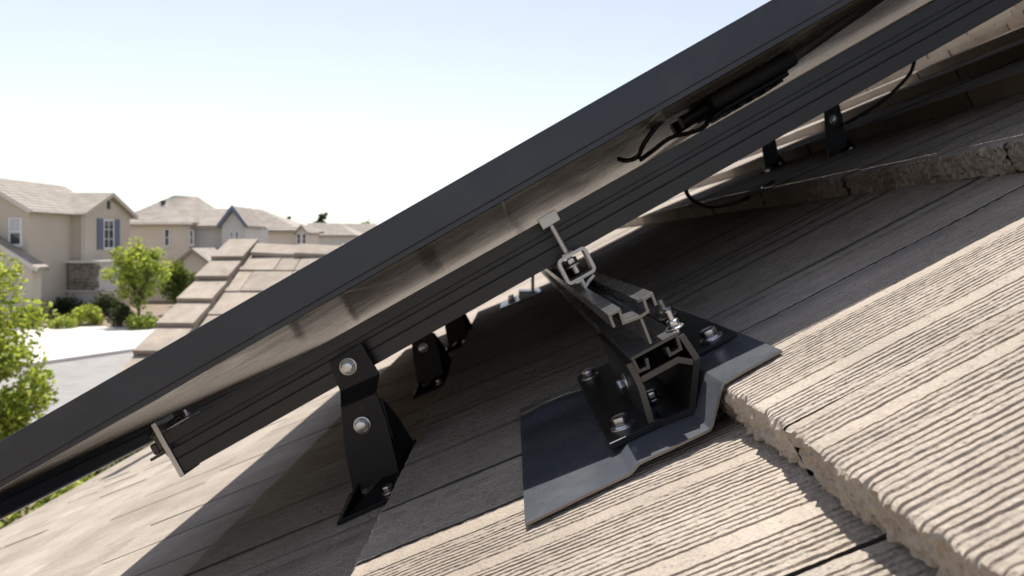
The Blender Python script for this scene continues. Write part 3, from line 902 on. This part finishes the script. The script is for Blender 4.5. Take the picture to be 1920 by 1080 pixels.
# ------------------------------------------------------------------ solar panels
AL = math.atan(0.572)
Rpan = (Matrix.Rotation(-AL, 4, 'Y') @ Matrix.Rotation(-0.019, 4, 'X')).to_3x3()
PW, PU, PH = 1.90, 1.13, 0.0345
XL = -0.560
def panel(label, u0, jbox):
    o = Vector((XL, 0.63, HC + 0.0401 + 0.572 * XL)) + Rpan @ Vector((u0, 0, 0))
    t = thing('solar_panel', label, 'solar panel', o, Rpan)
    lip, tw = .011, .0018
    sect = [(0, .0050), (.0030, .0046), (.0030, 0), (lip, 0), (lip, tw), (tw + .003, tw), (tw + .003, PH - .0015), (lip * .7, PH - .0015), (lip * .7, PH), (0, PH)]
    def member(f0, f1):
        bm = bmesh.new(); prism(bm, sect, f0, f1, .0005); part('frame_bar', bm, M_FRAME, t, local=True)
    member(lambda p: Vector((0, p[0], p[1])), lambda p: Vector((PU, p[0], p[1])))
    member(lambda p: Vector((0, PW - p[0], p[1])), lambda p: Vector((PU, PW - p[0], p[1])))
    member(lambda p: Vector((p[0], lip + .0005, p[1])), lambda p: Vector((p[0], PW - lip - .0005, p[1])))
    member(lambda p: Vector((PU - p[0], lip + .0005, p[1])), lambda p: Vector((PU - p[0], PW - lip - .0005, p[1])))
    bm = bmesh.new(); box(bm, .0025, PU - .0025, .0025, PW - .0025, .0075, .0125)
    part('laminate', bm, M_CELL, t, local=True)
    bm = bmesh.new(); box(bm, .0052, PU - .0052, .0052, PW - .0052, .0130, PH - .0035)
    part('front_glass', bm, M_FRONT, t, local=True)
    if u0 == 0:
        bm = bmesh.new(); box(bm, -.0032, -.0006, .0, PW, -.015, PH - .004, .0004); box(bm, -.0006, .010, .0005, PW, -.015, -.0132)
        sk = part('skirt', bm, M_FRAME, t, local=True)
        bm = bmesh.new(); box(bm, -.0050, .0112, .0002, PW, -.0172, -.0153); part('edge_trim', bm, M_ALU, sk, local=True)
    if jbox:
        bm = bmesh.new(); box(bm, .925, 1.045, .29, .40, -.013, .0073, .005)
        jb = part('junction_box', bm, M_PLASTIC, t, local=True, smooth=40)
        bm = bmesh.new(); box(bm, .935, 1.030, .30, .39, -.0195, -.0132, .002)
        for k in range(5): box(bm, .94 + k * .018, .949 + k * .018, .305, .385, -.0225, -.0197)
        part('lid', bm, M_PLASTIC, jb, local=True)
        for yy in (.315, .365):
            bm = bmesh.new(); tube(bm, [(.924, yy, -.003), (.900, yy, -.004), (.886, yy, -.004)], .0085, 12); part('gland', bm, M_PLASTIC, jb, local=True, smooth=40)
    return t
p1 = panel('black framed solar panel in front, junction box hanging under it', 0, True)
p2 = panel('black framed solar panel farther up the roof beyond the junction box', PU + .012, False)
Mp = ROOT[p1.name].inverted()

def cable(label, pts, r=.003, local=None, n=8):
    pts = [(local @ Vector(p)) if local is not None else Vector(p) for p in pts]
    bm = bmesh.new(); tube(bm, smooth_path(pts, n), r, 8)
    c = pts[0]
    bm.transform(Matrix.Translation(-c))
    o = part('cable', bm, M_CABLE, smooth=60); o.location = c
    return tag(o, label, 'cable')
cable('black cable looping down from the junction box toward the lower panel', [at(1330, 176, .955), at(1312, 184, .945), at(1272, 202, .935), at(1236, 232, .93), at(1208, 268, .93), at(1196, 293, .94), at(1176, 301, .955), at(1160, 298, .97)], .0031)
cable('short black cable from junction box to the support rail', [at(1345, 196, .96), at(1336, 212, .955), at(1322, 236, .95), at(1298, 248, .95), at(1258, 258, .955), at(1222, 284, .96), at(1200, 300, .97)], .0031)
def above(px, py, Y, n=8):
    return at(px, py, Y)
cable('thin black cable sagging below the rail over the sunlit tiles', [at(1284, 345, 1.25), at(1290, 366, 1.25), at(1312, 382, 1.27), at(1345, 387, 1.3), at(1400, 372, 1.34), at(1450, 340, 1.36)], .0034)
cable('black cable running from far foot up to the rail at right', [at(1585, 232, 1.40), at(1640, 200, 1.40), at(1675, 172, 1.41), at(1706, 138, 1.42), at(1715, 112, 1.42)], .0034)

# ------------------------------------------------------------------ bolts
def bolt_mesh(name, r=.0065, h=.0055, wr=.0092, stud=0.0):
    bm = bmesh.new()
    cyl = [Vector((math.cos(a), math.sin(a))) for a in [2 * math.pi * k / 24 for k in range(24)]]
    prism(bm, [c * wr for c in cyl], lambda p: Vector((p.x, p.y, 0)), lambda p: Vector((p.x, p.y, .0016)), .0003)
    prism(bm, [c * (wr * .86) for c in cyl], lambda p: Vector((p.x, p.y, .0017)), lambda p: Vector((p.x * .86, p.y * .86, .0028)))
    hx = [Vector((math.cos(a), math.sin(a))) for a in [2 * math.pi * k / 6 for k in range(6)]]
    prism(bm, [c * r for c in hx], lambda p: Vector((p.x, p.y, .0029)), lambda p: Vector((p.x, p.y, .0029 + h)), .0007)
    if stud: tube(bm, [(0, 0, h), (0, 0, h + stud)], r * .5, 12)
    tube(bm, [(0, 0, .001), (0, 0, -.008)], r * .55, 10)
    me = bpy.data.meshes.new(name); bmesh.ops.recalc_face_normals(bm, faces=bm.faces); bm.to_mesh(me); bm.free(); me.materials.append(M_ZINC)
    for p in me.polygons: p.use_smooth = True
    me.set_sharp_from_angle(angle=math.radians(30))
    return me
BOLT = bolt_mesh('hex_bolt'); BOLT_S = bolt_mesh('hex_bolt_stud', stud=.012)
def bolt(parent, p, d, me=None, spin=0.0, s=1.0):
    q = Vector(d).normalized().to_track_quat('Z', 'Y').to_matrix().to_4x4()
    return inst('bolt', me or BOLT, parent, Matrix.Translation(Vector(p)) @ q @ Matrix.Rotation(spin, 4, 'Z') @ Matrix.Scale(s, 4))

# ------------------------------------------------------------------ rails up the slope
A2 = math.atan(.562)
Rr2 = Matrix.Rotation(-A2, 4, 'Y').to_3x3()
H = .0468; RW = .036
sect = [(0, 0), (RW, 0), (RW, H), (RW * .72, H), (RW * .72, H - .006), (RW * .28, H - .006), (RW * .28, H), (0, H),
        (0, .0335), (.007, .0335), (.007, .0275), (0, .0275), (0, .0168), (.002, .0168), (.002, .0156), (0, .0156)]
def rail(label, y, u_len=1.86, drop=0.0):
    t = thing('support_rail', label, 'rail', (-.351, y, HC - .2457 - drop), Rr2, 'black rails running up the slope under the panels')
    bm = bmesh.new(); prism(bm, sect, lambda p: Vector((0, p[0], p[1])), lambda p: Vector((u_len, p[0], p[1])), .0004)
    part('extrusion', bm, M_RAIL, t, local=True)
    bm = bmesh.new(); box(bm, -.0062, -.0004, -.002, RW + .003, -.003, .062, .0008)
    part('end_plate', bm, M_ALU, t, local=True)
    bolt(t, ROOT[t.name].inverted() @ Vector((-.0064, RW * .5, .026)), Rr2 @ Vector((-1, 0, 0)))
    return t
r1 = rail('black support rail nearest the camera with bare metal end plate', .80)
r2 = rail('black support rail second from the camera, behind the nearest one', 1.42, drop=.028)
r3 = rail('black support rail farthest from the camera, under the panels', 1.92, drop=.040)
# clip at the lower end of the nearest rail
t = thing('end_clamp', 'small bare metal clip joining rail end to lower panel frame', 'clamp', ROOT[r1.name].inverted() @ Vector((.012, .02, H)), Rr2)
bm = bmesh.new(); box(bm, -.012, .016, -.010, .018, .0008, .0032, .0006); box(bm, -.016, -.0125, -.010, .012, .001, .012, .0006)
part('clip', bm, M_ALU, t, local=True)
bm = bmesh.new(); tube(bm, [(-.036, .0, .004), (-.024, .004, .009), (-.012, .002, .006), (.004, .0, .008)], .0042, 7, .003); part('spacer', bm, M_DALU, t, local=True)
bm = bmesh.new(); box(bm, -.046, -.0185, -.006, .020, -.020, -.0168, .0008); box(bm, -.034, -.0185, -.004, .018, -.0165, .006, .003); box(bm, -.042, -.0345, -.002, .010, -.0165, -.004, .002)
part('jaw', bm, M_DALU, t, local=True)
bolt(t, ROOT[t.name].inverted() @ Vector((.009, .004, .003)), Rr2 @ Vector((0, 0, 1)), BOLT_S, s=.5)

# ------------------------------------------------------------------ bent steel feet
FY = .785
def z5(x, y, Y=FY): return at(540 + x / 2.455, 560 + y / 2.455, Y)
def slab(bm, pts, thick, bev=.0006):
    """flat plate facing the eave direction, given by its outline points (world)"""
    prism(bm, pts, lambda p: Vector(p), lambda p: Vector(p) + Vector((0, thick, 0)), bev)
fx = -.1565
foot = thing('roof_foot', 'nearest bent black steel foot with two bright bolts under the rail', 'bracket', (fx, .80, roof_z(fx)), group='black steel feet between roof and rails')
bm = bmesh.new()
slab(bm, [z5(188, 292), z5(335, 203), z5(420, 348), z5(240, 428)], .004)
part('upper_plate', bm, M_STEEL, foot)
bm = bmesh.new()
v = [z5(240, 428), z5(420, 348), z5(406, 432, FY + .012), z5(243, 505, FY + .012)]
prism(bm, v, lambda p: Vector(p), lambda p: Vector(p) + Vector((0, .004, .001)), .0005)
part('bend', bm, M_STEEL, foot)
bm = bmesh.new()
slab(bm, [z5(243, 507, FY + .0125), z5(406, 434, FY + .0125), z5(452, 560, FY + .0125), z5(512, 800, FY + .0125), z5(300, 900, FY + .0125), z5(262, 700, FY + .0125)], .004)
lp = part('lower_plate', bm, M_STEEL, foot)
bm = bmesh.new()
a = z5(416, 455, FY + .017); b = z5(486, 540, FY + .03); c = z5(560, 655, FY + .045); d = z5(522, 800, FY + .03); e = z5(470, 640, FY + .017)
prism(bm, [a, b, c, d, e], lambda p: Vector(p), lambda p: Vector(p) + Vector((.004, .001, 0)), .0005)
part('gusset', bm, M_STEEL, foot)
bm = bmesh.new()
def on_roof(x, y, h=0.0): return Vector((x, y, roof_z(x) + h))
pl = [on_roof(-.174, .742), on_roof(-.114, .752), on_roof(-.108, .842), on_roof(-.182, .832)]
prism(bm, pl, lambda p: Vector(p) + Vector((0, 0, .001)), lambda p: Vector(p) + Vector((0, 0, .0055)), .0006)
part('base', bm, M_STEEL, foot)
bm = bmesh.new()
l0 = on_roof(-.1725, .745, .0056); l1 = on_roof(-.166, .806, .0056)
prism(bm, [l0, l1, l1 + Vector((.002, 0, .019)), l0 + Vector((.002, 0, .003))], lambda p: Vector(p), lambda p: Vector(p) + Vector((.003, 0, 0)), .0004)
part('side_flange', bm, M_STEEL, foot)
bm = bmesh.new(); pt = z5(340, 500, FY + .0123); tube(bm, [pt, pt + Vector((0, -.0006, 0))], .0042, 14); part('hole', bm, M_UNDER, lp)
bolt(foot, z5(278, 312) + Vector((0, -.0002, 0)), (0, -1, 0), spin=.3)
bolt(foot, z5(342, 582, FY + .0122), (0, -1, 0), spin=.7)
nrm0 = Vector((-.38, 0, .925))
bolt(foot, on_roof(-.126, .770, .0062), nrm0, spin=.2, s=.9)
bolt(foot, on_roof(-.160, .822, .0062), nrm0, spin=.5, s=.8)
def rail_z(x): return HC - .2457 + .562 * (x + .351)
for x, y, lab in ((-.165, 1.415, 'second black steel foot under the rail, right of the nearest foot'),
                  (-.150, 1.915, 'third and smallest black steel foot at left, against sunlit tiles'),
                  (.660, 1.915, 'black steel foot under the rail at right, against sunlit tiles, the left of two'),
                  (.612, 1.415, 'black steel foot under the rail at right where a cable ends')):
    f = copy_tree(foot, (x - fx, y - .795, rail_z(x) - rail_z(fx) - (0.004 if x > 0 else 0)))
    f['label'] = lab
    if x > 0: f.scale = (.72, .8, 1)

# ------------------------------------------------------------------ rail along the eave direction, its clamp and its flashed mount
EY = .522
def z3(x, y, Y=EY): q = at(900 + x / 3.6, 360 + y / 3.6, Y); return Vector((q.x, q.z))
def z4(x, y, Y=.513): q = at(940 + x / 2.25, 540 + y / 2.25, Y); return Vector((q.x, q.z))
er = thing('cross_rail', 'split aluminium rail with open cut end above the black flashing', 'rail', (.09, .50, HC - .09))
bm = bmesh.new()
E0 = lambda p: Vector((p[0], EY, p[1])); E1 = lambda p: Vector((p[0], 2.42, p[1]))
strip(bm, [z3(905, 912), z3(873, 830), z3(939, 797), z3(968, 884), z3(1080, 842), z3(1132, 806), z3(1104, 724), z3(1160, 690), z3(1187, 764)], .0021, E0, E1)
strip(bm, [z3(1102, 726), z3(1064, 738)], .0019, lambda p: E0(p) + Vector((0, .0003, 0)), E1)
strip(bm, [z3(1086, 852), z3(1152, 1022)], .0020, lambda p: E0(p) + Vector((0, .0005, 0)), E1)
o = part('hat_section', bm, M_RAIL2, er)
bm = bmesh.new()
strip(bm, [z4(612, 296, EY), z4(620, 334, EY), z4(580, 352, EY), z4(553, 296, EY), z4(738, 196, EY), z4(756, 256, EY), z4(712, 282, EY), z4(698, 250, EY)], .0022, E0, E1)
part('channel_section', bm, M_RAIL2, er)
# bright saw-cut faces of the two sections
bm = bmesh.new()
Ec = lambda p: Vector((p[0], EY - .0012, p[1])); Ed = lambda p: Vector((p[0], EY - .0002, p[1]))
strip(bm, [z3(905, 912), z3(873, 830), z3(939, 797), z3(968, 884), z3(1080, 842), z3(1132, 806), z3(1104, 724), z3(1160, 690), z3(1187, 764)], .0020, Ec, Ed)
strip(bm, [z3(1088, 856), z3(1152, 1022)], .0019, lambda p: Ec(p) + Vector((0, .0003, 0)), Ed)
part('cut_end', bm, M_SAW, er)
bm = bmesh.new()
strip(bm, [z4(612, 296, EY), z4(620, 334, EY), z4(580, 352, EY), z4(553, 296, EY), z4(738, 196, EY), z4(756, 256, EY), z4(712, 282, EY), z4(698, 250, EY)], .0021, lambda p: Ec(p) + Vector((0, .0002, 0)), Ed)
part('cut_end', bm, M_DALU, er)

CY = .758
cl = thing('rail_clamp', 'square bare metal clamp tube with T bolt standing on cross rail', 'clamp', (at(1080, 540, CY)))
def c3(x, y): return z3(x, y, CY)
def rounded(pts, r, n=4):
    out = []
    m_ = len(pts)
    for i in range(m_):
        p = Vector(pts[i]); a = (Vector(pts[i - 1]) - p).normalized(); b = (Vector(pts[(i + 1) % m_]) - p).normalized()
        for k in range(n + 1):
            t_ = k / n
            out.append((p + a * r) * (1 - t_) ** 2 + p * 2 * t_ * (1 - t_) + (p + b * r) * t_ ** 2)
    return out
bm = bmesh.new()
strip(bm, rounded([c3(528, 472), c3(702, 372), c3(780, 525), c3(604, 624)], .0045), .0034, lambda p: Vector((p.x, CY, p.y)), lambda p: Vector((p.x, CY + .034, p.y)), closed=True)
part('tube', bm, M_ALU, cl, smooth=35)
bm = bmesh.new()
strip(bm, [c3(650, 612), c3(690, 592), c3(712, 640), c3(735, 600), c3(770, 560)], .0028, lambda p: Vector((p.x, CY - .001, p.y)), lambda p: Vector((p.x, CY + .03, p.y)))
part('hook', bm, M_ALU, cl)
def c3v(x, y, dy=0.0): p = c3(x, y); return Vector((p.x, CY + dy, p.y))
bm = bmesh.new(); tube(bm, [c3v(485, 222, .012), c3v(640, 500, .012)], .0028, 14)
for k in range(22):
    a = c3v(498, 245, .012).lerp(c3v(640, 500, .012), k / 22); b = c3v(498, 245, .012).lerp(c3v(640, 500, .012), (k + .45) / 22)
    tube(bm, [a, b], .0032, 12)
part('bolt_shank', bm, M_ALU, cl, smooth=50)
bm = bmesh.new(); prism(bm, [c3v(388, 185, .004), c3v(508, 114, .004), c3v(546, 186, .004), c3v(430, 256, .004)], lambda p: p, lambda p: p + Vector((0, .014, 0)), .0006)
part('bolt_head', bm, M_ALU, cl)
ax = (c3v(485, 222) - c3v(640, 500)).normalized()
bolt(cl, c3v(640, 500, .012), ax, s=1.0, spin=.4)
bm = bmesh.new(); M_ = Matrix.Translation(c3v(605, 438, .012)) @ ax.to_track_quat('Z', 'Y').to_matrix().to_4x4()
prism(bm, [Vector((math.cos(a), math.sin(a))) * .0072 for a in [math.pi / 3 * k for k in range(6)]], lambda p: M_ @ Vector((p.x, p.y, 0)), lambda p: M_ @ Vector((p.x, p.y, .005)), .0006)
part('nut', bm, M_ZINC, cl)

# mount: flashing sheet, base plate, extruded cradle and bolts
mo = thing('flashing_mount', 'black flashing plate with bolted cradle holding the near rail end', 'roof mount', (.09, .60, roof_z(.09)))
X_B = TOP[iB1][0]
def zc0(x):     # surface of the lower course continued, then of the upper one
    a, b = TOP[iB1 - 1], BUT[iB1]; return HC + a[1] + (b[1] - a[1]) * (x - a[0]) / (b[0] - a[0])
def zc1(x):
    a, b = TOP[iB1], BUT[iB1 + 1]; return HC + a[1] + (b[1] - a[1]) * (x - a[0]) / (b[0] - a[0])
prof = [(.008, zc0(.008) + .0046), (.030, zc0(.03) + .0046), (.052, zc0(.052) + .0046), (.0735, zc0(.0735) + .0046), (.0755, zc0(.0755) + .0050), (.0800, zc0(.08) + .0082), (.0820, zc0(.082) + .0084), (.105, zc0(.105) + .0084),
        (.1245, zc0(.1245) + .0084), (.1282, zc0(.1282) + .0086), (.1294, zc0(.1294) + .0106), (.1358, zc1(.1358) + .0020), (.1374, zc1(.1374) + .0041), (.150, zc1(.15) + .0040), (.165, zc1(.165) + .0038), (.1785, zc1(.1785) + .0036)]
NY = 46
bm = bmesh.new(); top = []; bot = []
for j in range(NY + 1):
    f = j / NY; a = []; b = []
    for i, (x, z) in enumerate(prof):
        y = .462 + .19 * (x - .008) + f * .318
        h = 0
        if x < .078:                                   # pressed rib near the back
            q = (y - .715) / .020; h = .010 * math.exp(-q ** 4) * min(1, max(0, (.078 - x) / .006))
            if x < .012: h *= .75
        h += .0006 * noise.noise((x * 30, y * 14, 4))
        p0 = Vector(prof[max(i - 1, 0)]); p1 = Vector(prof[min(i + 1, len(prof) - 1)]); tdir = (p1 - p0).normalized()
        n2 = Vector((-tdir.y, tdir.x)) * .0017
        a.append(bm.verts.new((x, y, z + h))); b.append(bm.verts.new((x - n2.x, y, z + h - n2.y)))
    top.append(a); bot.append(b)
m_ = len(prof)
for j in range(NY):
    for i in range(m_ - 1):
        bm.faces.new((top[j][i], top[j][i + 1], top[j + 1][i + 1], top[j + 1][i]))
        bm.faces.new((bot[j][i], bot[j + 1][i], bot[j + 1][i + 1], bot[j][i + 1]))
    for i in (0, m_ - 1):
        bm.faces.new((top[j][i], top[j + 1][i], bot[j + 1][i], bot[j][i]))
for i in range(m_ - 1):
    for j in (0, NY):
        bm.faces.new((top[j][i], bot[j][i], bot[j][i + 1], top[j][i + 1])).material_index = 1
part('flashing', bm, M_FLASH, mo, smooth=28).data.materials.append(M_SAW)
def fl(x, y, h): return Vector((x, y, (zc0(x) if x < .13 else zc1(x)) + h))
bm = bmesh.new()
pl = [fl(.0690, .520, .0086), fl(.1235, .529, .0088), fl(.1235, .79, .0088), fl(.0690, .782, .0086)]
prism(bm, pl, lambda p: p, lambda p: p + Vector((-.0015, 0, .0045)), .0008)
part('base_plate', bm, M_STEEL, mo)
BY0, BY1 = .526, .70
bm = bmesh.new()
B0 = lambda p: Vector((p[0], BY0, p[1])); B1 = lambda p: Vector((p[0], BY1, p[1]))
def zb(x, y): return z4(x, y, BY0)
strip(bm, [zb(538, 318), zb(568, 372), zb(590, 420), zb(632, 566), zb(700, 565), zb(806, 515), zb(826, 300), zb(760, 200)], .0046, B0, B1)
strip(bm, [zb(580, 392), zb(745, 302), zb(808, 312)], .0044, lambda p: B0(p) + Vector((0, .0004, 0)), lambda p: B1(p) - Vector((0, .0004, 0)))
part('cradle', bm, M_STEEL, mo)
bm = bmesh.new()
B0 = lambda p: Vector((p[0], BY0 - .0012, p[1])); B1 = lambda p: Vector((p[0], BY0 - .0002, p[1]))
strip(bm, [zb(538, 318), zb(568, 372), zb(590, 420), zb(632, 566)], .0044, B0, B1)
strip(bm, [zb(592, 386), zb(745, 302), zb(808, 312)], .0042, lambda p: B0(p) + Vector((0, .0003, 0)), lambda p: B1(p))
strip(bm, [zb(826, 300), zb(760, 200)], .0044, B0, B1)
part('cut_end', bm, M_DALU, mo)
# right-hand seat plate and bolts
bm = bmesh.new()
pl = [fl(.1420, .575, .0046), fl(.1740, .575, .0044), fl(.1740, .812, .0044), fl(.1420, .812, .0046)]
prism(bm, pl, lambda p: p, lambda p: p + Vector((-.001, 0, .0034)), .0008)
part('seat_plate', bm, M_STEEL, mo)
n0 = Vector((-.38, 0, .925)); n1 = Vector((-.46, 0, .887))
bolt(mo, fl(.0815, .546, .0135), n0, spin=.2, s=1.05)
bolt(mo, fl(.0790, .752, .0135), n0, spin=.6)
bolt(mo, fl(.1585, .592, .0082), n1, spin=.3, s=1.05)
bolt(mo, fl(.1600, .765, .0082), n1, BOLT_S, spin=.1, s=1.1)
bolt(mo, fl(.0935, .60, .030), Vector((-.9, -.1, -.36)), spin=.2)
p = zb(690, 497); bolt(mo, Vector((p.x + .001, BY0 + .05, p.y - .006)), n0, spin=.5, s=.8)
p = zb(748, 196); bolt(mo, Vector((p.x, BY0 + .012, p.y + .003)), n0, BOLT_S, spin=.5, s=.75)

# second, farther mount of the same rail, left bare
m2 = thing('flashing_mount', 'bare metal mount at far end of the cross rail, partly sunlit', 'roof mount', (0.02, 2.3, roof_z(.02)))
bm = bmesh.new()
pl = [on_roof(-.035, 2.16, .003), on_roof(.085, 2.16, .003), on_roof(.085, 2.36, .003), on_roof(-.035, 2.36, .003)]
prism(bm, pl, lambda p: p, lambda p: p + Vector((0, 0, .003)), .0008)
part('flashing', bm, M_ALU, m2)
bm = bmesh.new(); box(bm, .02, .075, 2.2, 2.3, roof_z(.075) - .015, roof_z(.02) + .03, .002); box(bm, .058, .066, 2.2, 2.3, roof_z(.06), HC - .075, .001)
part('cradle', bm, M_ALU, m2)
bolt(m2, on_roof(0.0, 2.22, .0065), n0, s=1.6); bolt(m2, on_roof(0.0, 2.32, .0065), n0, s=1.6)
